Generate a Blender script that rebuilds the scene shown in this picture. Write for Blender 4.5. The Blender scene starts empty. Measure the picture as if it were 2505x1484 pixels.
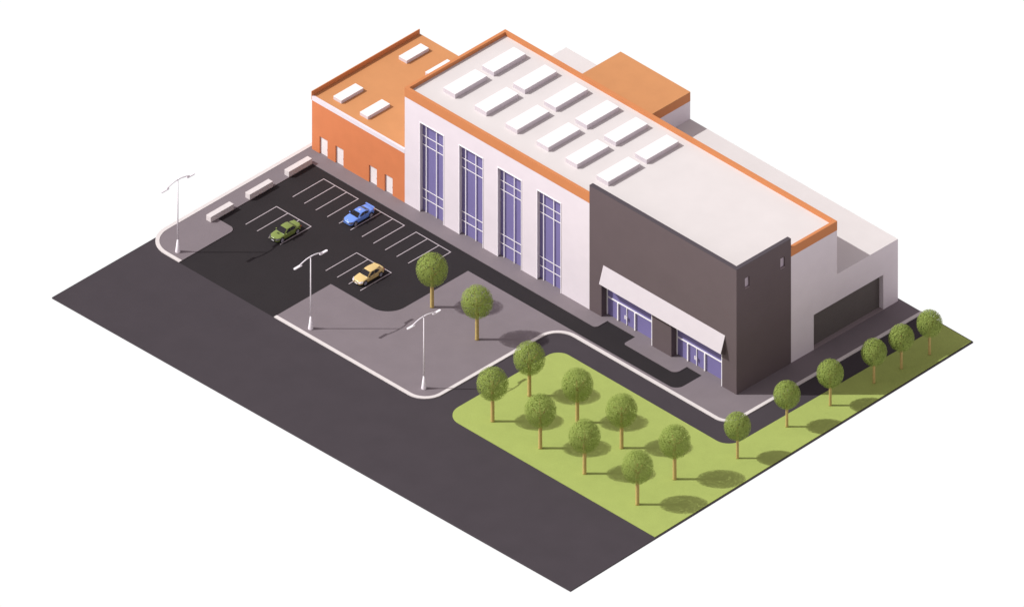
import bpy, bmesh, math, random
from mathutils import Vector, Matrix
R = math.radians
sc = bpy.context.scene
col = sc.collection
random.seed(7)

# ------------------------------------------------------------------ camera
cd = bpy.data.cameras.new("camera")
cd.type = 'ORTHO'
cd.ortho_scale = 138.4615
cd.clip_start = 1.0
cd.clip_end = 1200.0
cam = bpy.data.objects.new("camera", cd)
cam.rotation_euler = (math.atan(math.sqrt(2)), 0, R(45))
cam.location = (140.0, -140.0, 140.0)
col.objects.link(cam)
sc.camera = cam

# ------------------------------------------------------------------ world
SUN_EL, SUN_AZ = 44.6, 225.0
w = bpy.data.worlds.new("World")
sc.world = w
w.use_nodes = True
nt = w.node_tree
nt.nodes.clear()
out = nt.nodes.new('ShaderNodeOutputWorld')
sky = nt.nodes.new('ShaderNodeTexSky')
sky.sky_type = 'NISHITA'
sky.sun_disc = False
sky.sun_elevation = R(SUN_EL)
sky.sun_rotation = R(SUN_AZ)
hs = nt.nodes.new('ShaderNodeHueSaturation')
hs.inputs['Saturation'].default_value = 0.12
nt.links.new(sky.outputs[0], hs.inputs['Color'])
bg = nt.nodes.new('ShaderNodeBackground')
bg.inputs['Strength'].default_value = 0.15
tint = nt.nodes.new('ShaderNodeVectorMath')
tint.operation = 'MULTIPLY'
tint.inputs[1].default_value = (1.05, 0.935, 0.95)
nt.links.new(hs.outputs[0], tint.inputs[0])
nt.links.new(tint.outputs[0], bg.inputs['Color'])
# below the horizon the model stands in a plain white studio
bw = nt.nodes.new('ShaderNodeBackground')
bw.inputs['Color'].default_value = (1, 1, 1, 1)
bw.inputs['Strength'].default_value = 1.02
tc = nt.nodes.new('ShaderNodeTexCoord')
sx = nt.nodes.new('ShaderNodeSeparateXYZ')
nt.links.new(tc.outputs['Generated'], sx.inputs[0])
ab = nt.nodes.new('ShaderNodeMath')
ab.operation = 'ABSOLUTE'
nt.links.new(sx.outputs['Z'], ab.inputs[0])
cb = nt.nodes.new('ShaderNodeCombineXYZ')
nt.links.new(sx.outputs['X'], cb.inputs['X'])
nt.links.new(sx.outputs['Y'], cb.inputs['Y'])
nt.links.new(ab.outputs[0], cb.inputs['Z'])
nt.links.new(cb.outputs[0], sky.inputs['Vector'])
mr = nt.nodes.new('ShaderNodeMapRange')
mr.inputs['From Min'].default_value = -0.5
mr.inputs['From Max'].default_value = -0.38
nt.links.new(sx.outputs['Z'], mr.inputs['Value'])
mx = nt.nodes.new('ShaderNodeMixShader')
nt.links.new(mr.outputs[0], mx.inputs[0])
nt.links.new(bw.outputs[0], mx.inputs[1])
nt.links.new(bg.outputs[0], mx.inputs[2])
nt.links.new(mx.outputs[0], out.inputs[0])

# ------------------------------------------------------------------ sun
sl = bpy.data.lights.new("sun", 'SUN')
sl.energy = 3.6
sl.angle = R(0.5)
sl.color = (0.975, 0.985, 0.965)
so = bpy.data.objects.new("sun", sl)
ce, se = math.cos(R(SUN_EL)), math.sin(R(SUN_EL))
so.rotation_euler = Vector((ce * .70711, ce * .70711, -se)).to_track_quat('-Z', 'Y').to_euler()
so.location = (-60, -60, 90)
col.objects.link(so)

sc.view_settings.view_transform = 'Standard'
sc.view_settings.look = 'None'
sc.view_settings.exposure = 0.0
sc.view_settings.gamma = 1.0
sc.view_settings.use_curve_mapping = False

# ------------------------------------------------------------------ helpers
A_, B_, C_ = 12.793, 7.386, 14.772          # plan measurements taken from the drawing


def G(px, py, z=0.0):
    """point of the plan at height z"""
    U = (px - 1252.5) / A_
    V = (py - 742.0 + C_ * z) / B_
    return ((U + V) / 2, (U - V) / 2)


def lin(c):
    c = c / 255.0
    return c / 12.92 if c <= 0.04045 else ((c + 0.055) / 1.055) ** 2.4


def mat(name, rgb, k=1.0, rough=0.8, noise=0.05, scale=0.6, spec=0.3, metal=0.0, bump=0.0, bscale=8.0, coat=0.0, fine=0.0):
    """rgb: 8 bit colour, k: divides the linear value down to a surface base colour"""
    m = bpy.data.materials.new(name)
    m.use_nodes = True
    n = m.node_tree
    p = n.nodes['Principled BSDF']
    base = [lin(v) / k for v in rgb]
    p.inputs['Roughness'].default_value = rough
    p.inputs['Metallic'].default_value = metal
    p.inputs['Specular IOR Level'].default_value = spec
    if coat:
        p.inputs['Coat Weight'].default_value = coat
        p.inputs['Coat Roughness'].default_value = 0.12
    t = n.nodes.new('ShaderNodeTexCoord')
    ns = n.nodes.new('ShaderNodeTexNoise')
    ns.inputs['Scale'].default_value = scale
    ns.inputs['Detail'].default_value = 6
    n.links.new(t.outputs['Object'], ns.inputs['Vector'])
    rp = n.nodes.new('ShaderNodeValToRGB')
    rp.color_ramp.elements[0].position = 0.3
    rp.color_ramp.elements[1].position = 0.7
    rp.color_ramp.elements[0].color = [max(0, v * (1 - noise)) for v in base] + [1]
    rp.color_ramp.elements[1].color = [min(0.95, v * (1 + noise)) for v in base] + [1]
    n.links.new(ns.outputs['Fac'], rp.inputs[0])
    src = rp.outputs[0]
    if fine:
        n2 = n.nodes.new('ShaderNodeTexNoise')
        n2.inputs['Scale'].default_value = 9.0
        n2.inputs['Detail'].default_value = 3
        n.links.new(t.outputs['Object'], n2.inputs['Vector'])
        r2 = n.nodes.new('ShaderNodeMapRange')
        r2.inputs['From Min'].default_value = 0.3
        r2.inputs['From Max'].default_value = 0.7
        r2.inputs['To Min'].default_value = 1 - fine
        r2.inputs['To Max'].default_value = 1 + fine
        n.links.new(n2.outputs['Fac'], r2.inputs['Value'])
        vm = n.nodes.new('ShaderNodeVectorMath')
        vm.operation = 'SCALE'
        n.links.new(src, vm.inputs[0])
        n.links.new(r2.outputs[0], vm.inputs['Scale'])
        src = vm.outputs[0]
    n.links.new(src, p.inputs['Base Color'])
    if bump:
        nb = n.nodes.new('ShaderNodeTexNoise')
        nb.inputs['Scale'].default_value = bscale
        nb.inputs['Detail'].default_value = 4
        n.links.new(t.outputs['Object'], nb.inputs['Vector'])
        b = n.nodes.new('ShaderNodeBump')
        b.inputs['Strength'].default_value = bump
        b.inputs['Distance'].default_value = 0.05
        n.links.new(nb.outputs['Fac'], b.inputs['Height'])
        n.links.new(b.outputs[0], p.inputs['Normal'])
    return m


class MB:
    def __init__(s):
        s.v, s.f = [], []

    def add(s, vs, fs):
        o = len(s.v)
        s.v += [tuple(p) for p in vs]
        s.f += [[i + o for i in f] for f in fs]
        return s

    def quad(s, a, b, c, d):
        return s.add([a, b, c, d], [[0, 1, 2, 3]])

    def box(s, x0, y0, z0, x1, y1, z1):
        return s.add([(x0, y0, z0), (x1, y0, z0), (x1, y1, z0), (x0, y1, z0), (x0, y0, z1), (x1, y0, z1), (x1, y1, z1), (x0, y1, z1)],
                     [[0, 3, 2, 1], [4, 5, 6, 7], [0, 1, 5, 4], [1, 2, 6, 5], [2, 3, 7, 6], [3, 0, 4, 7]])

    def prism(s, poly, z0, z1):
        n = len(poly)
        vs = [(x, y, z0) for x, y in poly] + [(x, y, z1) for x, y in poly]
        fs = [list(range(n))[::-1], list(range(n, 2 * n))] + [[i, (i + 1) % n, n + (i + 1) % n, n + i] for i in range(n)]
        return s.add(vs, fs)

    def strip(s, outer, inner, z0, z1):
        n = len(outer)
        for i in range(n - 1):
            a, b, c, d = outer[i], outer[i + 1], inner[i + 1], inner[i]
            s.quad((*a, z1), (*b, z1), (*c, z1), (*d, z1))
            s.quad((*a, z0), (*b, z0), (*b, z1), (*a, z1))
            s.quad((*d, z0), (*c, z0), (*c, z1), (*d, z1))
        for i in (0, n - 1):
            s.quad((*outer[i], z0), (*inner[i], z0), (*inner[i], z1), (*outer[i], z1))
        return s

    def tube(s, pts, rad, n=8, flat=1.0, cap=True):
        pts = [Vector(p) for p in pts]
        if not isinstance(rad, (list, tuple)):
            rad = [rad] * len(pts)
        o = len(s.v)
        for i, p in enumerate(pts):
            d = (pts[min(i + 1, len(pts) - 1)] - pts[max(i - 1, 0)]).normalized()
            up = Vector((1, 0, 0)) if abs(d.x) < 0.9 else Vector((0, 1, 0))
            a = d.cross(up).normalized()
            b = d.cross(a).normalized()
            for k in range(n):
                t = 2 * math.pi * k / n
                s.v.append(tuple(p + a * math.cos(t) * rad[i] * flat + b * math.sin(t) * rad[i]))
        for i in range(len(pts) - 1):
            for k in range(n):
                s.f.append([o + i * n + k, o + i * n + (k + 1) % n, o + (i + 1) * n + (k + 1) % n, o + (i + 1) * n + k])
        if cap:
            s.f.append([o + k for k in range(n)][::-1])
            s.f.append([o + (len(pts) - 1) * n + k for k in range(n)])
        return s

    def wall(s, P, u0, u1, z0, z1, holes, depth):
        """P(u, z, d): a wall sheet with real openings and their reveals"""
        us = sorted({u0, u1, *[h[0] for h in holes], *[h[1] for h in holes]})
        zs = sorted({z0, z1, *[h[2] for h in holes], *[h[3] for h in holes]})
        for i in range(len(us) - 1):
            for j in range(len(zs) - 1):
                um, zm = (us[i] + us[i + 1]) / 2, (zs[j] + zs[j + 1]) / 2
                if any(h[0] < um < h[1] and h[2] < zm < h[3] for h in holes):
                    continue
                s.quad(P(us[i], zs[j], 0), P(us[i + 1], zs[j], 0), P(us[i + 1], zs[j + 1], 0), P(us[i], zs[j + 1], 0))
        for a, b, c, d in holes:
            s.quad(P(a, c, 0), P(a, d, 0), P(a, d, depth), P(a, c, depth))
            s.quad(P(b, c, 0), P(b, d, 0), P(b, d, depth), P(b, c, depth))
            s.quad(P(a, d, 0), P(b, d, 0), P(b, d, depth), P(a, d, depth))
            if c > z0 + .01:
                s.quad(P(a, c, 0), P(b, c, 0), P(b, c, depth), P(a, c, depth))
        return s

    def build(s, name, m, parent=None, bevel=0, smooth=False, sub=0, loc=None, segs=2):
        me = bpy.data.meshes.new(name)
        me.from_pydata(s.v, [], s.f)
        bm = bmesh.new()
        bm.from_mesh(me)
        bmesh.ops.remove_doubles(bm, verts=bm.verts, dist=1e-4)
        bmesh.ops.recalc_face_normals(bm, faces=bm.faces)
        bm.to_mesh(me)
        bm.free()
        me.materials.append(m)
        if smooth:
            for p in me.polygons:
                p.use_smooth = True
        ob = bpy.data.objects.new(name, me)
        col.objects.link(ob)
        if parent is not None:
            ob.parent = parent
        if loc:
            ob.location = loc
        if sub:
            md = ob.modifiers.new('sub', 'SUBSURF')
            md.levels = md.render_levels = sub
        if bevel:
            md = ob.modifiers.new('bev', 'BEVEL')
            md.width = bevel
            md.segments = segs
            md.limit_method = 'ANGLE'
            md.angle_limit = R(40)
        return ob


def tag(o, label=None, cat=None, group=None, kind=None):
    if label:
        o['label'] = label
    if cat:
        o['category'] = cat
    if group:
        o['group'] = group
    if kind:
        o['kind'] = kind
    return o


def empty(name, loc=(0, 0, 0), rz=0.0):
    o = bpy.data.objects.new(name, None)
    o.empty_display_size = 0.3
    col.objects.link(o)
    o.location = loc
    o.rotation_euler = (0, 0, rz)
    return o


def copy_tree(o, parent=None, kids=None):
    if kids is None:
        kids = {}
        for x in list(col.objects):
            if x.parent:
                kids.setdefault(x.parent.name, []).append(x)
    c = o.copy()
    col.objects.link(c)
    if parent is not None:
        c.parent = parent
    for ch in kids.get(o.name, []):
        copy_tree(ch, c, kids)
    return c


def fillet(pts, closed=False, n=10):
    """pts: (x, y[, r]) -> polyline with rounded corners"""
    res = []
    m = len(pts)
    for i, p in enumerate(pts):
        r = p[2] if len(p) > 2 else 0
        if r == 0 or (not closed and i in (0, m - 1)):
            res.append((p[0], p[1]))
            continue
        P0 = Vector(pts[i - 1][:2])
        P1 = Vector(p[:2])
        P2 = Vector(pts[(i + 1) % m][:2])
        a = (P0 - P1).normalized()
        b = (P2 - P1).normalized()
        c = P1 + (a + b) * r
        for k in range(n + 1):
            t = k / n * math.pi / 2
            q = c - b * r * math.cos(t) - a * r * math.sin(t)
            res.append((q.x, q.y))
    return res


# ------------------------------------------------------------------ materials
KT, KF = 1.42, 1.10          # how much light a level / a street facing surface gets
M = {}
M['road'] = mat('road_asphalt', (82, 74, 80), 1.68, .9, .05, .25, bump=.15, fine=.06)
M['lot'] = mat('lot_asphalt', (56, 50, 53), 1.95, .9, .06, .3, bump=.15, fine=.07)
M['walk'] = mat('pavement_concrete', (144, 133, 138), KT, .85, .035, .35, bump=.1, fine=.03)
M['kerb'] = mat('kerb_stone', (246, 238, 236), KT, .8, .03, 1.0)
M['lawn'] = mat('lawn_grass', (182, 197, 110), 1.36, .95, .03, .5, spec=.1, bump=.5, bscale=10, fine=.07)
M['line'] = mat('marking_paint', (214, 202, 207), KT, .7, .04, 2.0)
M['pale'] = mat('pale_render', (230, 221, 227), KF, .8, .02, .5, bump=.05)
M['sidepale'] = M['pale']
M['orange_wall'] = mat('orange_render', (222, 134, 86), 1.2, .8, .03, .5, bump=.05)
M['orange_cap'] = mat('orange_coping', (229, 148, 93), 1.38, .7, .02, 1.0)
M['orange_roof'] = mat('orange_roof', (229, 160, 105), KT, .8, .03, .4, bump=.05)
M['pale_roof'] = mat('pale_roofing', (245, 238, 236), KT, .85, .02, .3, bump=.05)
M['white'] = mat('white_metal', (255, 252, 252), 1.25, .5, .01, 1.0)
M['casing'] = mat('unit_casing', (230, 221, 227), 1.32, .7, .02, .5)
M['dark'] = mat('dark_cladding', (112, 98, 101), 1.38, .75, .03, .4, bump=.05)
M['frame'] = mat('white_frame', (244, 240, 242), 1.0, .5, .01, 1.0)
M['glass'] = mat('tinted_glass', (127, 119, 168), KF, .35, .02, .3, spec=.25)
M['door'] = mat('pale_door', (240, 233, 232), KF, .7, .02, 1.0)
M['shutter'] = mat('shutter', (82, 77, 75), .7, .7, .03, .8)
M['awning'] = mat('awning_fabric', (230, 221, 227), 1.38, .85, .015, .8)
M['pane_grey'] = mat('grey_pane', (200, 186, 198), 1.2, .4, .02, 1.0)
M['sill'] = mat('sill_stone', (160, 145, 148), 1.2, .8, .02, 1.0)
M['block'] = mat('concrete_block', (238, 230, 229), 1.3, .85, .04, 2.0, bump=.1)
M['lamp'] = mat('lamp_paint', (236, 230, 235), .98, .45, .01, 1.0)
M['lens'] = mat('lamp_lens', (200, 198, 200), 1.2, .3, .01, 1.0)
M['leaf'] = mat('leaf_green', (141, 155, 84), .72, .8, .07, 1.4, spec=.08, fine=.05)
ln = M['leaf'].node_tree
tr = ln.nodes.new('ShaderNodeBsdfTranslucent')
pb = ln.nodes['Principled BSDF']
ln.links.new(pb.inputs['Base Color'].links[0].from_socket, tr.inputs['Color'])
ms = ln.nodes.new('ShaderNodeMixShader')
ms.inputs[0].default_value = 0.42
ln.links.new(pb.outputs[0], ms.inputs[1])
ln.links.new(tr.outputs[0], ms.inputs[2])
ln.links.new(ms.outputs[0], ln.nodes['Material Output'].inputs['Surface'])
M['bark'] = mat('bark_brown', (170, 148, 92), .85, .9, .1, 3.0, bump=.3)
M['rubber'] = mat('rubber', (30, 28, 30), 1.3, .8, .02, 1.0)
M['rim'] = mat('rim_alloy', (190, 186, 200), 1.0, .45, .01, 1.0, metal=.0)
M['black'] = mat('black_trim', (34, 32, 35), 1.2, .5, .01, 1.0)
M['carglass'] = mat('car_glass', (40, 37, 41), 1.6, .08, .01, 1.0, spec=.25)
M['light'] = mat('headlight', (232, 226, 232), 1.15, .15, .01, 1.0, spec=.6)
M['darklight'] = mat('smoked_headlight', (80, 74, 80), 1.15, .15, .01, 1.0, spec=.6)
M['red'] = mat('tail_light', (205, 95, 50), 1.1, .25, .01, 1.0)
M['amber'] = mat('indicator', (226, 150, 70), 1.1, .25, .01, 1.0)
M['plate'] = mat('number_plate', (240, 236, 238), 1.1, .5, .01, 1.0)
M['blue'] = mat('blue_paint', (122, 161, 245), 1.25, .32, .01, 1.0, coat=.15)
M['green'] = mat('green_paint', (138, 155, 82), 1.3, .32, .01, 1.0, coat=.15)
M['yellow'] = mat('yellow_paint', (238, 208, 142), 1.3, .32, .01, 1.0, coat=.15)
M['handle'] = mat('pull_handle', (246, 240, 242), KF, .4, .01, 1.0)

# ------------------------------------------------------------------ the setting
gr = MB().prism([(-45.0, -42.97), (53.1, -41.9), (50.4, 37.8), (-45.65, 37.8), (-45.65, -20.8), (-45.0, -20.8)], -0.22, 0).build('road', M['road'])
tag(gr, 'dark purple grey asphalt road surface carrying the whole site', kind='structure')
lot = MB().prism([(-38.65, -25.07), (-20.4, -25.07), (-20.4, -14), (-9.2, -14), (-9.2, 1.1), (31, 1.1), (31, 6.2), (-42.4, 6.2), (-42.4, -14.5), (-38.65, -14.5)], 0.001, 0.008).build('parking_lot', M['lot'])
tag(lot, 'near black asphalt parking lot in front of the building', kind='structure')
WZ = 0.10
swp = [(-20.45, -24.53), (7.96, -24.53, 2.7), (7.96, .84, 3.5), (40.46, .84, 1.9), (40.46, 37.7), (-45.11, 37.7), (-45.11, -24.53, 3.76), (-38.6, -24.53),
       (-38.6, -14.2, 1.0), (-42.1, -14.2), (-42.1, 3.96), (12.1, 3.92, .6), (12.1, 6.2), (17.4, 6.2), (17.4, 3.95, .35), (27.3, 3.95, .9), (27.3, 6.2), (30.15, 6.2),
       (30.15, 1.3, 1.4), (-9.5, 1.1), (-9.5, -14.2, 3.2), (-20.45, -14.2)]
sw = MB().prism(fillet(swp, True), 0.0015, WZ).build('pavement', M['walk'])
tag(sw, 'mauve grey concrete pavement around parking lot and building', kind='structure')
k1 = MB().strip(fillet([(-38.6, -25.07), (-45.65, -25.07, 4.3), (-45.65, 37.75)]), fillet([(-38.6, -24.53), (-45.11, -24.53, 3.76), (-45.11, 37.75)]), 0.0015, WZ + .03)
tag(k1.build('kerb', M['kerb']), 'white kerb curving round the left end of the pavement', kind='structure')
k2 = MB().strip(fillet([(-20.45, -25.07), (8.5, -25.07, 3.24), (8.5, .3, 2.96), (41.0, .3, 2.44), (41.0, 37.75)]),
                fillet([(-20.45, -24.53), (7.96, -24.53, 2.7), (7.96, .84, 3.5), (40.46, .84, 1.9), (40.46, 37.75)]), 0.0015, WZ + .03)
tag(k2.build('kerb', M['kerb']), 'long white kerb along the main pavement and building front', kind='structure')
lawn = MB().prism(fillet([(12.05, -25.0, 2.7), (12.05, -3.2, 2.0), (44.7, -3.2, 2.4), (44.7, 37.6), (50.25, 37.6), (52.36, -25.0)], True), 0.0015, 0.09).build('lawn', M['lawn'])
tag(lawn, 'light green lawn with rounded corners', kind='structure')

# painted parking bays
for (px, py, lab) in ((791.9, 437.9, 'painted white bay lines nearest the orange wing'), (904.8, 502.8, 'painted white bay lines around the blue car'),
                      (1017.9, 567.7, 'painted white bay lines reaching the tree on the pavement'), (676.5, 505.3, 'painted white bay lines around the green car'),
                      (872.5, 618.2, 'painted white bay lines around the yellow car')):
    x0, y0 = G(px, py)
    m = MB()
    lw = .06
    m.box(x0 - lw, y0 - lw, .009, x0 + 6.6 + lw, y0 + lw, .015)
    for i in range(4):
        xx = x0 + 2.2 * i
        m.box(xx - lw, y0 - 5.92, .0092, xx + lw, y0 - lw, .0152)
    o = m.build('parking_line', M['line'], lot)
    o['label'] = lab

# ------------------------------------------------------------------ the building
XL, XR, YF, YB, YA = -26.84, 36.6, 6.33, 25.55, 37.2
XD = 8.53
DY = 16.7
ZP, ZR, ZB = 19.16, 18.56, 17.66
bld = empty('retail_building', (5, 20, 0))
tag(bld, 'large flat roofed retail building with pale walls, orange wing and dark entrance front', 'building')


def part(mb, name, m, parent=None, **k):
    o = mb.build(name, m, parent if parent is not None else bld, **k)
    if parent is None:
        o.matrix_parent_inverse = Matrix.Translation((-5, -20, 0))
    return o


def front(y):
    return lambda u, z, d: (u, y + d, z)


def right(x):
    return lambda u, z, d: (x - d, u, z)


# tall window openings (left edge in the plan)
wl = [XL + (p - 990.0) / A_ for p in (1026.3, 1122.7, 1216.7, 1313.2)]
WW, WH, WD = 4.66, 14.93, .59
holes = [(a, a + WW, 0, WH) for a in wl]
hall = MB()
hall.wall(front(YF), XL, XD, 0, ZB, holes, WD + .1)
hall.quad((XL, YF, 0), (XL, YF, ZB), (XL, YB, ZB), (XL, YB, 0))
hall.quad((XL, YB, 8.0), (XL, YB, ZB), (XR, YB, ZB), (XR, YB, 8.0))
GH = (21.1, 34.4, 0, 5.85)
hall.wall(right(XR), DY - .02, YA, 0, 10.36, [GH], .77)
hall.quad((XR, DY - .02, 10.36), (XR, YB, 10.36), (XR, YB, ZB), (XR, DY - .02, ZB))
hall.quad((XL, YA, 0), (XR, YA, 0), (XR, YA, 10.36), (XL, YA, 10.36))
hall.quad((XL, YB, 0), (XL, YA, 0), (XL, YA, 10.36), (XL, YB, 10.36))
part(hall, 'wall', M['pale'])
# orange parapet ring
t = .44
par = MB()
par.box(XL - .02, YF - .02, ZB, XD, YF + t, ZP)
par.box(XL - .02, YB - t, ZB, XR + .02, YB + .02, ZP)
par.box(XL - .02, YF + t, ZB, XL + t, YB - t, ZP)
par.box(XR - t, DY, ZB, XR + .02, YB - t, ZP)
p_ = part(par, 'parapet', M['orange_cap'])
p_['label'] = 'orange parapet band around the main roof'
r_ = part(MB().box(XL + .4, YF + .4, ZR - .3, XR - .4, YB - .4, ZR), 'roof', M['pale_roof'])
r_['label'] = 'flat pale main roof'
r_ = part(MB().box(XL + .01, YB + .025, 10.2, XR - .005, YA - .005, 10.364), 'roof', M['pale_roof'])
r_['label'] = 'low pale flat roof behind the main hall'
# orange topped block rising from the rear roof
b = MB()
b.box(-16.4, YB + .03, 10.37, -3.1, YA - .02, 13.35)
part(b, 'rear_block_wall', M['pale'])
part(MB().box(-16.42, YB + .03, 13.352, -3.08, YA - .01, 14.7), 'fascia', M['orange_cap'])
r_ = part(MB().box(-16.42, YB + .03, 14.702, -3.08, YA - .01, 14.86), 'roof', M['orange_roof'])
r_['label'] = 'orange flat roof of the rear block'
# left orange wing
WX, WYB, WZT = -44.58, 26.95, 8.87
dl = [WX + (p - 763.6) / A_ for p in (782.1, 821.1, 902.9, 941.4)]
wg = MB()
dh = [(a, a + 1.52, 0, 2.93) for a in dl]
wg.wall(front(YF), WX, XL, 0, 8.2, dh, .22)
wg.quad((WX, YF, 0), (WX, YF, 8.2), (WX, WYB, 8.2), (WX, WYB, 0))
wg.quad((WX, WYB, 0), (WX, WYB, 8.2), (XL, WYB, 8.2), (XL, WYB, 0))
o = part(wg, 'wing_wall', M['orange_wall'])
o['label'] = 'orange wall of the left wing'
bd = MB()
bd.box(WX - .01, YF - .02, 8.202, XL - .005, YF + .3, WZT)
o = part(bd, 'fascia', M['pale'])
o['label'] = 'pale band along the top of the orange wing'
o = part(MB().box(WX, YF + .302, 8.3, XL - .005, WYB, WZT), 'roof', M['orange_roof'])
o['label'] = 'orange flat roof of the left wing'
o = part(MB().box(WX - .12, YF - .01, 8.22, WX - .012, WYB + .02, WZT + .73), 'parapet', M['orange_cap'])
o['label'] = 'thin rust coloured upstand at the left edge of the wing roof'
for a in dl:
    d = part(MB().box(a + .002, YF + .2, .1, a + 1.518, YF + .26, 2.929), 'door', M['door'])
    h = MB().box(a + 1.3, YF + .15, 1.1, a + 1.36, YF + .2, 1.35).build('handle', M['sill'], d)
# tall windows
zt = (12.6, 11.12, 3.76, 2.27)
for a in wl:
    gy = YF + WD
    g = part(MB().box(a - .02, gy, 0.02, a + WW + .02, gy + .06, WH + .02), 'window', M['glass'])
    m = MB()
    fr = .1
    y0, y1 = YF - .06, YF + .08
    m.box(a, y0, .1, a + fr, y1, WH - fr)
    m.box(a + WW - fr, y0, .1, a + WW, y1, WH - fr)
    m.box(a, y0, WH - fr, a + WW, y1, WH)
    m.build('frame', M['frame'], g)
    m = MB()
    for xx in (a + .86, a + 2.81):
        m.box(xx - .055, gy - .2, .02, xx + .055, gy - .1, WH - .01)
    for z in zt:
        m.box(a + .01, gy - .18, z - .045, a + WW - .01, gy - .12, z + .045)
    m.build('mullion', M['frame'], g)
# dark entrance front (L shaped, taller than the hall)
DF, DX, DT, DZ = YF - .05, XR + .05, .65, 20.65
sfL = [(10.83, 20.51), (24.19, 33.88)]
smw = [(7.9, 8.78, 16.75, 18.5), (14.67, 15.55, 16.6, 18.35)]
dk = MB()
dk.wall(front(DF), XD, DX, 0, DZ, [(a, b_, 0, 6.3) for a, b_ in sfL], 1.3)
dk.wall(right(DX), DF, DY, 0, DZ, smw, .25)
dk.quad((XD, DF, DZ), (DX, DF, DZ), (DX - DT, DF + DT, DZ), (XD, DF + DT, DZ))
dk.quad((DX, DF, DZ), (DX, DY, DZ), (DX - DT, DY, DZ), (DX - DT, DF + DT, DZ))
dk.quad((XD, DF + DT, ZR - .2), (DX - DT, DF + DT, ZR - .2), (DX - DT, DF + DT, DZ), (XD, DF + DT, DZ))
dk.quad((DX - DT, DF + DT, ZR - .2), (DX - DT, DY, ZR - .2), (DX - DT, DY, DZ), (DX - DT, DF + DT, DZ))
dk.quad((XD, DF, 0), (XD, DF + DT, 0), (XD, DF + DT, DZ), (XD, DF, DZ))
dk.quad((DX, DY, 0), (DX - DT, DY, 0), (DX - DT, DY, DZ), (DX, DY, DZ))
o = part(dk, 'entrance_facade', M['dark'])
o['label'] = 'tall dark brown grey entrance facade wrapping the corner'
cp = MB()
cp.add([(XD - .01, DF - .01, DZ + .004), (DX + .01, DF - .01, DZ + .004), (DX + .01, DY + .01, DZ + .004), (DX - DT - .01, DY + .01, DZ + .004), (DX - DT - .01, DF + DT + .01, DZ + .004), (XD - .01, DF + DT + .01, DZ + .004),
        (XD - .01, DF - .01, DZ + .06), (DX + .01, DF - .01, DZ + .06), (DX + .01, DY + .01, DZ + .06), (DX - DT - .01, DY + .01, DZ + .06), (DX - DT - .01, DF + DT + .01, DZ + .06), (XD - .01, DF + DT + .01, DZ + .06)],
       [[0, 1, 4, 5], [1, 2, 3, 4], [6, 7, 10, 11], [7, 8, 9, 10], [0, 1, 7, 6], [1, 2, 8, 7], [2, 3, 9, 8], [3, 4, 10, 9], [4, 5, 11, 10], [5, 0, 6, 11]])
M['cope'] = mat('dark_coping', (90, 82, 88), KT, .6, .02, 1.0)
part(cp, 'coping', M['cope'])
for a, b_, c, d in smw:
    wn = part(MB().box(DX - .31, a - .02, c - .02, DX - .25, b_ + .02, d + .02), 'window', M['pane_grey'])
    wn['label'] = 'small grey slot window high on the dark side wall'
    MB().box(DX - .249, a + .003, c + .002, DX + .01, b_ - .003, c + .07).build('sill', M['sill'], wn)
# shop fronts
gy = DF + 1.1
for a, b_ in sfL:
    g = part(MB().box(a - .02, gy, .02, b_ + .02, gy + .06, 6.35), 'shopfront', M['glass'])
    g['label'] = 'glazed purple shopfront with double doors'
    m = MB()
    m.box(a + .01, gy - .12, .1, a + .15, gy - .002, 6.29)
    m.box(a + .15, gy - .14, 2.96, b_ - .02, gy - .003, 3.1)
    for xx, hw in ((a + 2.21, .09), (a + 5.47, .09)):
        m.box(xx - hw, gy - .24, .1, xx + hw, gy - .004, 2.958)
    m.box(a + 3.83 - .045, gy - .13, .1, a + 3.83 + .045, gy - .004, 2.957)
    m.box(b_ - .14, DF + .02, .1, b_ - .005, DF + .2, 6.29)
    m.build('frame', M['frame'], g)
    for s in (-1, 1):
        xx = a + 3.83 + s * .14
        MB().box(xx - .09, gy - .3, 1.1 - s * .05, xx + .09, gy - .2, 1.65 - s * .05).build('door_handle', M['handle'], g)
# awning
ax0, ax1, az0, az1, ad = 11.2, 34.45, 6.1, 8.78, .85
aw = MB()
th = .07
for x0, x1 in ((ax0, ax1),):
    aw.add([(x0, DF - .001, az1), (x1, DF - .001, az1), (x1, DF - ad, az0), (x0, DF - ad, az0), (x0, DF - .001, az1 - .16), (x1, DF - .001, az1 - .16), (x1, DF - ad + .04, az0), (x0, DF - ad + .04, az0)],
           [[0, 1, 2, 3], [4, 5, 6, 7], [0, 1, 5, 4], [3, 2, 6, 7], [1, 2, 6, 5], [0, 3, 7, 4]])
aw_o = part(aw, 'awning', M['awning'])
aw_o['label'] = 'long sloping off white awning over both shopfronts'
ch = MB()
for x0, x1 in ((ax0 + .03, ax0 + .08), (ax1 - .08, ax1 - .03)):
    ch = MB()
    ch.add([(x0, DF - .003, az1 - .18), (x0, DF - ad + .06, az0 + .01), (x0, DF - .003, az0 - .5), (x1, DF - .003, az1 - .18), (x1, DF - ad + .06, az0 + .01), (x1, DF - .003, az0 - .5)],
           [[0, 1, 2], [3, 4, 5], [0, 1, 4, 3], [1, 2, 5, 4], [2, 0, 3, 5]])
    ch.build('awning_cheek', M['dark'], aw_o)  # dark triangular cheek at each awning end, reaching below the lower edge

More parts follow.
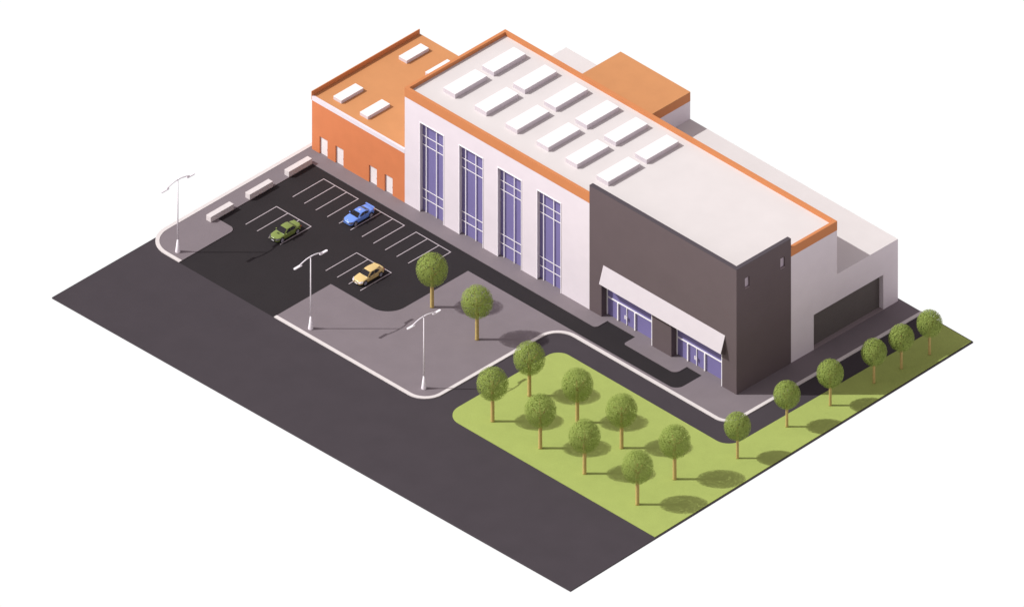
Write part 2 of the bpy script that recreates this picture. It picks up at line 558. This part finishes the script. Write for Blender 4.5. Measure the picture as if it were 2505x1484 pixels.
# goods door on the right wall
a, b_, c, d = GH
g = part(MB().box(XR - .83, a - .05, .0, XR - .77, b_ + .05, d + .05), 'roller_door', M['shutter'])
g['label'] = 'wide dark roller door in a deep recess'
m = MB()
for i in range(12):
    z = .45 + i * .45
    m.box(XR - .768, a + .02, z, XR - .755, b_ - .02, z + .03)
m.build('slat', M['shutter'], g)
part(MB().box(XR - .765, a + .004, .02, XR + .02, b_ - .004, .14), 'threshold', M['sill'])

# ------------------------------------------------------------------ roof boxes


def roof_box(dx, dy, dz):
    root = empty('rooftop_unit')
    m = MB()
    m.box(-dx + .02, .02, 0, -.02, dy - .02, dz - .05)
    m.build('casing', M['casing'], root)
    MB().box(-dx, 0, dz - .05, 0, dy, dz).build('lid', M['white'], root, bevel=.03)
    return root


big = roof_box(2.29, 6.13, .75)
rows = [([(1208, 188), (1284, 231), (1360, 274.5), (1436, 317.5), (1506.5, 359), (1582, 402)], 'back row'),
        ([(1113.5, 242), (1190, 285.5), (1265.5, 329), (1341.5, 372), (1412, 413.5), (1488, 456)], 'front row')]
posn = [['first from the left parapet', 'second from the left parapet', 'third from the left parapet', 'third from the row\'s right end', 'second last before the empty roof', 'last before the empty roof'],
        ['first from the left parapet', 'second from the left parapet', 'third from the left parapet', 'third from the row\'s right end', 'second nearest the dark entrance wall', 'nearest the dark entrance wall']]
first = True
for ri, (row, rn) in enumerate(rows):
    for i, (px, py) in enumerate(row):
        o = big if first else copy_tree(big)
        first = False
        x, y = G(px, py, ZR)
        o.location = (x, y, ZR + .002)
        tag(o, 'large white box on the pale roof, %s, %s' % (rn, posn[ri][i]), 'roof unit', 'large white rooftop boxes on the main roof')
small = roof_box(1.56, 4.25, .53)
for i, (px, py, lab) in enumerate(((835, 254.5, 'small white box on the orange roof, left one nearest the front edge'), (995, 156.8, 'small white box on the orange roof, near its back edge'),
                                   (899.8, 293.3, 'small white box on the orange roof, nearest the tall pale wall'), (1059.8, 195.5, 'small white box on the orange roof, half hidden by the main parapet'))):
    o = small if i == 0 else copy_tree(small)
    x, y = G(px, py, WZT)
    o.location = (x, y, WZT + .002)
    tag(o, lab, 'roof unit', 'small white rooftop boxes on the orange wing')

# ------------------------------------------------------------------ concrete blocks by the lot
blk = empty('concrete_barrier')
m = MB()
m.box(-.87, 0, 0.0, 0, 4.43, .88)
m.build('block', M['block'], blk, bevel=.03)
for i, (px, py, lab) in enumerate(((515.6, 544.5, 'pale concrete block nearest the rounded end of the pavement'), (611.2, 489.3, 'middle pale concrete block of the three along the lot edge'),
                                   (706.9, 433.6, 'pale concrete block nearest the orange wing'))):
    o = blk if i == 0 else copy_tree(blk)
    x, y = G(px, py, .1)
    o.location = (x, y, .1)
    tag(o, lab, 'barrier', 'concrete blocks along the parking lot edge')
    if i:
        pass

# ------------------------------------------------------------------ street lamps


def make_lamp():
    root = empty('street_lamp')
    m = MB()
    prof = [(0.0, .35), (.12, .35), (.3, .325), (2.07, .105)]
    n = 20
    vs, fs = [], []
    for z, r in prof:
        for k in range(n):
            vs.append((r * math.cos(2 * math.pi * k / n), r * math.sin(2 * math.pi * k / n), z))
    for i in range(len(prof) - 1):
        for k in range(n):
            fs.append([i * n + k, i * n + (k + 1) % n, (i + 1) * n + (k + 1) % n, (i + 1) * n + k])
    fs.append([3 * n + k for k in range(n)])
    m.add(vs, fs)
    m.build('base', M['lamp'], root, smooth=True)
    MB().tube([(0, 0, 2.0), (0, 0, 7), (0, 0, 11.92)], [.1, .09, .075], 12).build('pole', M['lamp'], root, smooth=True)
    for s in (-1, 1):
        pts = []
        for k in range(9):
            q = k / 8
            yy = 2.25 * q
            pts.append((0, s * yy, 11.93 - .5 * q * q))
        MB().tube(pts, [.085] * 9, 8).build('arm', M['lamp'], root, smooth=True)
        h = MB()
        hp = []
        for k in range(24):
            an = 2 * math.pi * k / 24
            cx_ = .19 * math.cos(an)
            cy_ = (.56 if math.sin(an) >= 0 else -.56) + .19 * math.sin(an)
            hp.append((cx_, s * 2.45 + cy_))
        h.prism(hp, 11.32, 11.47)
        ho = h.build('lamp_head', M['lamp'], root, bevel=.03)
        h = MB()
        h.prism([(x * .7, (y - s * 2.45) * .8 + s * 2.45) for x, y in hp], 11.295, 11.319)
        h.build('lens', M['lens'], ho)
    return root


lamp = make_lamp()
for i, (px, py, lab) in enumerate(((434.9, 615.6, 'white twin arm street lamp on the rounded pavement end at left'), (760.0, 803.5, 'white twin arm street lamp on the pavement beside the lot entry'),
                                   (1036.8, 949.5, 'white twin arm street lamp at the kerb bend beside the lawn'))):
    o = lamp if i == 0 else copy_tree(lamp)
    x, y = G(px, py, WZ)
    o.location = (x, y, WZ)
    tag(o, lab, 'street lamp', 'twin arm street lamps on the pavement')

# ------------------------------------------------------------------ trees


NLEAF = 7200


def crown_mesh(seed, r, h):
    rnd = random.Random(seed)
    vs, fs = [], []
    from mathutils import noise
    for i in range(NLEAF):
        d = Vector((rnd.gauss(0, 1), rnd.gauss(0, 1), rnd.gauss(0, 1))).normalized()
        q = 1.0 - .24 * rnd.random() ** 1.7 + .012 * noise.noise(d * 5 + Vector((0, seed, 0)))
        c = Vector((d.x * r * q, d.y * r * q, d.z * h * q))
        nrm = (d + Vector((rnd.uniform(-.18, .18), rnd.uniform(-.18, .18), rnd.uniform(-.18, .18)))).normalized()
        a = nrm.orthogonal().normalized()
        a = Matrix.Rotation(rnd.uniform(0, 6.28), 3, nrm) @ a
        b = nrm.cross(a)
        s = rnd.uniform(.05, .075)
        o = len(vs)
        vs += [tuple(c - a * s * 1.5), tuple(c + b * s * .8), tuple(c + a * s * 1.5), tuple(c - b * s * .8)]
        fs.append([o, o + 1, o + 2, o + 3])
    return vs, fs


def make_tree(seed, r, h, zc, tr):
    root = empty('tree')
    vs, fs = crown_mesh(seed, r, h)
    me = bpy.data.meshes.new('crown')
    me.from_pydata([(x, y, z + zc) for x, y, z in vs], [], fs)
    me.materials.append(M['leaf'])
    o = bpy.data.objects.new('crown', me)
    col.objects.link(o)
    o.parent = root
    m = MB()
    m.tube([(0, 0, -.02), (0, 0, .15), (0, 0, zc * .45), (0, 0, zc * .8), (0, 0, zc + h * .2)], [tr * 1.12, tr, tr * .95, tr * .85, tr * .45], 14)
    rnd = random.Random(seed)
    for k in range(5):
        an = 2 * math.pi * k / 5 + rnd.uniform(-.3, .3)
        z0 = zc - h * .5 + rnd.uniform(0, .5)
        m.tube([(0, 0, z0), (math.cos(an) * r * .3, math.sin(an) * r * .3, z0 + .8), (math.cos(an) * r * .7, math.sin(an) * r * .7, z0 + 1.9)], [tr * .4, tr * .3, tr * .1], 6)
    m.build('trunk', M['bark'], root, smooth=True)
    return root


protoA = make_tree(3, 2.22, 2.52, 6.22, .27)
protoB = make_tree(9, 1.87, 2.12, 5.3, .2)
TA = [(1204.9, 1031.9, 'round tree on the lawn\'s rounded left corner'), (1295.1, 969.6, 'round tree on the lawn whose crown overlaps the white kerb bend'),
      (1321.7, 1097.6, 'round tree second from the left in the lawn row nearest the road'), (1412.3, 1034.9, 'round tree second in the lawn row nearest the shopfronts'),
      (1430, 1159.6, 'round tree third in the lawn row nearest the road, crown hiding another trunk'), (1520.6, 1097.2, 'round tree third in the lawn row nearest the shopfronts'),
      (1559.3, 1235.1, 'nearest lawn tree, lowest in the picture, by the road'), (1650.3, 1173.1, 'round tree last in the lawn row nearest the shopfronts'),
      (1057, 753, 'round tree on the pavement overlapping the parking bay lines'), (1167, 832, 'round tree on the pavement beside the kerb, nearer the lawn')]
TB = [(1804, 1122, 'smaller tree at the lawn\'s bend below the building corner'), (1925, 1045, 'smaller sunlit tree second from the lawn\'s bend'),
      (2031, 993, 'smaller tree third from the bend, where the building shadow begins'), (2138, 938, 'smaller tree in building shadow, third from the lawn strip\'s far end'),
      (2205, 903, 'smaller tree in building shadow, second from the lawn strip\'s far end'), (2274, 868, 'smaller tree at the far end of the lawn strip')]
for lst, pr, grp in ((TA, protoA, None), (TB, protoB, 'smaller trees along the lawn strip beside the building')):
    for i, (px, py, lab) in enumerate(lst):
        o = pr if i == 0 else copy_tree(pr)
        z = WZ if 'pavement' in lab else .09
        x, y = G(px, py - 2, z)
        o.location = (x, y, z)
        o.rotation_euler = (0, 0, i * 1.3)
        if pr is protoB and i >= 3:
            o.scale = (.96, .96, .96)
        g = grp or ('round trees on the pavement' if 'pavement' in lab else 'round trees planted on the lawn')
        tag(o, lab, 'tree', g)

# ------------------------------------------------------------------ cars


def loft(m, rings):
    n = len(rings[0])
    o = len(m.v)
    for r in rings:
        m.v += [tuple(p) for p in r]
    for i in range(len(rings) - 1):
        for k in range(n):
            m.f.append([o + i * n + k, o + i * n + (k + 1) % n, o + (i + 1) * n + (k + 1) % n, o + (i + 1) * n + k])
    m.f.append([o + k for k in range(n)])
    m.f.append([o + (len(rings) - 1) * n + k for k in range(n)])


def panel(pts, th=.02):
    """thin slab over a flat polygon, standing proud along its outward normal"""
    P = [Vector(p) for p in pts]
    n = (P[1] - P[0]).cross(P[2] - P[0]).normalized()
    c = sum(P, Vector()) / len(P)
    if n.dot(c - Vector((0, .3, .6))) < 0:
        n = -n
    k = len(P)
    m = MB()
    m.add([p - n * .02 for p in P] + [p + n * th for p in P], [list(range(k)), list(range(k, 2 * k))] + [[i, (i + 1) % k, k + (i + 1) % k, k + i] for i in range(k)])
    return m


def lerp(a, b, t):
    return a + (b - a) * t


def make_car(paint, style):
    root = empty('parked_car')
    hatch = style == 'hatch'
    rear = 1.02 if style == 'coupe' else (1.08 if hatch else 1.04)
    st = [(-2.26, .56, .30, .50, .56), (-2.17, .74, .22, .60, .67), (-1.95, .83, .18, .68, .76), (-1.55, .88, .17, .76, .85), (-.9, .89, .17, .84, .94), (0, .89, .17, .88, .96),
          (1.0, .89, .17, .90, .98), (1.6, .88, .19, .91, rear), (2.0, .84, .24, .90, rear - .02), (2.18, .76, .32, .85, rear - .08), (2.25, .62, .42, .76, rear - .2)]
    m = MB()
    rings = []
    for y, w_, zb, zs, zt_ in st:
        half = [(w_ * .86, zb), (w_ * .99, zb + .1), (w_, (zb + zs) / 2), (w_ * .985, zs), (w_ * .86, lerp(zs, zt_, .75)), (w_ * .45, zt_ + .015), (0, zt_ + .03)]
        ring = [(x, y, z) for x, z in half] + [(-x, y, z) for x, z in half[-2::-1]]
        rings.append(ring)
    loft(m, rings)
    m.build('body', paint, root, smooth=True, sub=2)
    # cabin
    yf0, yf1 = -.98, -.22
    yr0, yr1 = (1.72, .82) if style == 'coupe' else ((1.85, 1.35) if hatch else (1.7, .95))
    zt_ = {'coupe': 1.27, 'sedan': 1.38, 'hatch': 1.40}[style]
    zb = .86
    b = [(-.74, yf0 - .06), (.74, yf0 - .06), (.845, yf0 + .42), (.85, .95), (.70, yr0), (-.70, yr0), (-.85, .95), (-.845, yf0 + .42)]
    tp = [(-.56, yf1), (.56, yf1), (.63, yf1 + .3), (.64, .65), (.56, yr1), (-.56, yr1), (-.64, .65), (-.63, yf1 + .3)]
    rg = []
    for q, zz in ((0, zb), (.5, lerp(zb, zt_, .5)), (1, zt_)):
        rg.append([(lerp(x0, x1, q), lerp(y0, y1, q), zz) for (x0, y0), (x1, y1) in zip(b, tp)])
    rg.append([(x * .75, lerp(y, (yf1 + yr1) / 2, .25), zt_ + .035) for x, y in tp])
    m = MB()
    loft(m, rg)
    m.build('cabin', paint, root, bevel=.035, smooth=True, segs=3)

    def at(i, q, j=None, t_=0):
        x, y = lerp(b[i][0], tp[i][0], q), lerp(b[i][1], tp[i][1], q)
        if j is not None:
            x2, y2 = lerp(b[j][0], tp[j][0], q), lerp(b[j][1], tp[j][1], q)
            x, y = lerp(x, x2, t_), lerp(y, y2, t_)
        return (x, y, lerp(zb, zt_, q))
    lo, hi = .17, .96
    panel([at(0, lo, 1, .0), at(0, lo, 1, 1.0), at(0, hi, 1, .97), at(0, hi, 1, .03)], .025).build('windscreen', M['carglass'], root)
    panel([at(4, lo + .1, 5, .08), at(4, lo + .1, 5, .92), at(4, hi, 5, .9), at(4, hi, 5, .1)], .025).build('rear_window', M['carglass'], root)
    for s in (1, -1):
        i0, i1, i2 = (2, 3, 4) if s > 0 else (7, 6, 5)
        f = .14 if style != 'coupe' else .12
        pts1 = [at(i0, lo, i1, -.18), at(i0, lo, i1, .52), at(i0, hi - .03, i1, .46), at(i0, hi - .03, i1, .0)]
        pts2 = [at(i0, lo, i1, .58), at(i0, lo, i1, 1.0), at(i0, hi - .03, i1, 1.0), at(i0, hi - .03, i1, .53)]
        panel(pts1, .022).build('side_window', M['carglass'], root)
        panel(pts2, .022).build('side_window', M['carglass'], root)
        pts3 = [at(i1, lo + .02, i2, .02), at(i1, lo + .12, i2, .62), at(i1, hi - .15, i2, .35), at(i1, hi - .03, i2, .02)]
        panel(pts3, .022).build('side_window', M['carglass'], root)
    # wheels
    for s in (1, -1):
        for y in (-1.42, 1.4):
            arch = MB().tube([(s * .80, y, .34), (s * .902, y, .34)], .385, 28)
            arch.build('wheel_arch', M['black'], root)
            wh = MB()
            wh.tube([(s * .70, y, .33), (s * .76, y, .33), (s * .88, y, .33), (s * .925, y, .33)], [.30, .325, .325, .30], 28)
            wo = wh.build('wheel', M['rubber'], root, smooth=False)
            rm = MB()
            n = 28
            x1, x2 = s * .928, s * .94
            for k in range(n):
                a0, a1 = 2 * math.pi * k / n, 2 * math.pi * (k + 1) / n
                for r0, r1 in ((.205, .25),):
                    rm.quad((x2, y + r0 * math.cos(a0), .33 + r0 * math.sin(a0)), (x2, y + r1 * math.cos(a0), .33 + r1 * math.sin(a0)), (x2, y + r1 * math.cos(a1), .33 + r1 * math.sin(a1)), (x2, y + r0 * math.cos(a1), .33 + r0 * math.sin(a1)))
                    rm.quad((x1, y + r1 * math.cos(a0), .33 + r1 * math.sin(a0)), (x2, y + r1 * math.cos(a0), .33 + r1 * math.sin(a0)), (x2, y + r1 * math.cos(a1), .33 + r1 * math.sin(a1)), (x1, y + r1 * math.cos(a1), .33 + r1 * math.sin(a1)))
            for k in range(8):
                a0 = 2 * math.pi * k / 8
                rm.tube([(s * .936, y, .33), (s * .936, y + .22 * math.cos(a0), .33 + .22 * math.sin(a0))], .02, 5)
            rm.build('rim', M['rim'], wo)
    # mirrors, handles, lights
    dark_trim = hatch
    for s in (1, -1):
        MB().box(min(s * .82, s * 1.02), -.72, .9, max(s * .82, s * 1.02), -.6, 1.03).build('mirror', M['black'] if dark_trim else paint, root, bevel=.03)
        for y in ((-.05, .85) if style != 'coupe' else (.25,)):
            MB().box(min(s * .87, s * .9), y + .1, .79, max(s * .87, s * .9), y + .3, .825).build('door_handle', M['black'], root)
        hl = M['light'] if hatch else M['darklight']
        m = MB()
        m.add([(s * .40, -2.295, .54), (s * .71, -2.225, .54), (s * .885, -1.97, .58), (s * .87, -1.79, .75), (s * .70, -2.05, .76), (s * .42, -2.24, .69),
               (s * .36, -2.0, .53), (s * .66, -1.9, .53), (s * .78, -1.8, .56), (s * .76, -1.7, .68), (s * .6, -1.85, .68), (s * .38, -1.95, .60)],
              [[0, 1, 4, 5], [1, 2, 3, 4], [0, 1, 7, 6], [1, 2, 8, 7], [2, 3, 9, 8], [3, 4, 10, 9], [4, 5, 11, 10], [5, 0, 6, 11], [6, 7, 10, 11], [7, 8, 9, 10]])
        m.build('headlight', hl, root)
        m = MB().box(min(s * .5, s * .82), 2.0, .70, max(s * .5, s * .82), 2.195, .84)
        m.build('tail_light', M['red'], root, bevel=.02)
        MB().box(min(s * .85, s * .893), -.98, .60, max(s * .85, s * .893), -.9, .65).build('indicator', M['amber'], root)
    # front
    g = MB()
    gw = .36
    g.box(-gw, -2.275, {'hatch': .49, 'sedan': .36, 'coupe': .54}[style], gw, -2.1, .60)
    go = g.build('grille', M['black'], root, bevel=.02)
    if style != 'coupe':
        MB().box(-.24, -2.29, .30, .24, -2.12, .40).build('number_plate', M['plate'], root)
    if hatch:
        MB().box(-.05, -2.29, .52, .05, -2.27, .59).build('emblem', M['plate'], go)
        MB().box(-gw + .03, -2.284, .545, gw - .03, -2.272, .56).build('grille_bar', M['rim'], go)
    lo_ = MB().box(-.5, -2.19, .22, .5, -2.0, .29)
    lo_.build('lower_intake', M['black'], root, bevel=.02)
    if style == 'sedan':
        for y in (-1.22, -1.34):
            MB().box(-.2, y, .9 if y > -1.3 else .885, .2, y + .05, .965 if y > -1.3 else .945).build('bonnet_vent', M['black'], root)
        MB().box(-.6, 2.02, 1.0, .6, 2.2, 1.05).build('spoiler', paint, root, bevel=.02)
    elif style == 'coupe':
        sp = MB().box(-.76, 1.98, 1.12, .76, 2.22, 1.155).build('spoiler', paint, root, bevel=.012)
        for s in (-1, 1):
            MB().box(s * .6 - .03, 2.05, .9, s * .6 + .03, 2.14, 1.12).build('spoiler_strut', paint, sp)
        n8 = MB()
        for cx_ in (-.085, .085):
            pts = []
            for k in range(17):
                an = 2 * math.pi * k / 16
                pts.append((cx_ + .085 * math.cos(an), .25 + .1 * math.sin(an), zt_ + .06))
            n8.tube(pts, .032, 5)
        n8.build('roof_number', M['plate'], root)
        MB().box(-.05, -2.02, .785, .05, -1.93, .80).build('emblem', M['plate'], root)
    else:
        MB().box(-.52, 1.28, zt_ - .01, .52, 1.62, zt_ + .05).build('spoiler', paint, root, bevel=.02)
    return root


for (paint, style, x, y, lab) in (('blue', 'coupe', -28.68, -.37, 'blue parked coupe with white 8 on its roof and raised rear spoiler'),
                                  ('green', 'sedan', -33.0, -10.1, 'olive green parked sedan in the bay nearest the concrete blocks'),
                                  ('yellow', 'hatch', -17.92, -9.25, 'pale yellow parked hatchback with black mirrors')):
    c = make_car(M[paint], style)
    c.location = (x, y - .3, .016)
    c.scale = (1.04, 1.04, 1.04)
    tag(c, lab, 'car', 'cars parked in the lot')
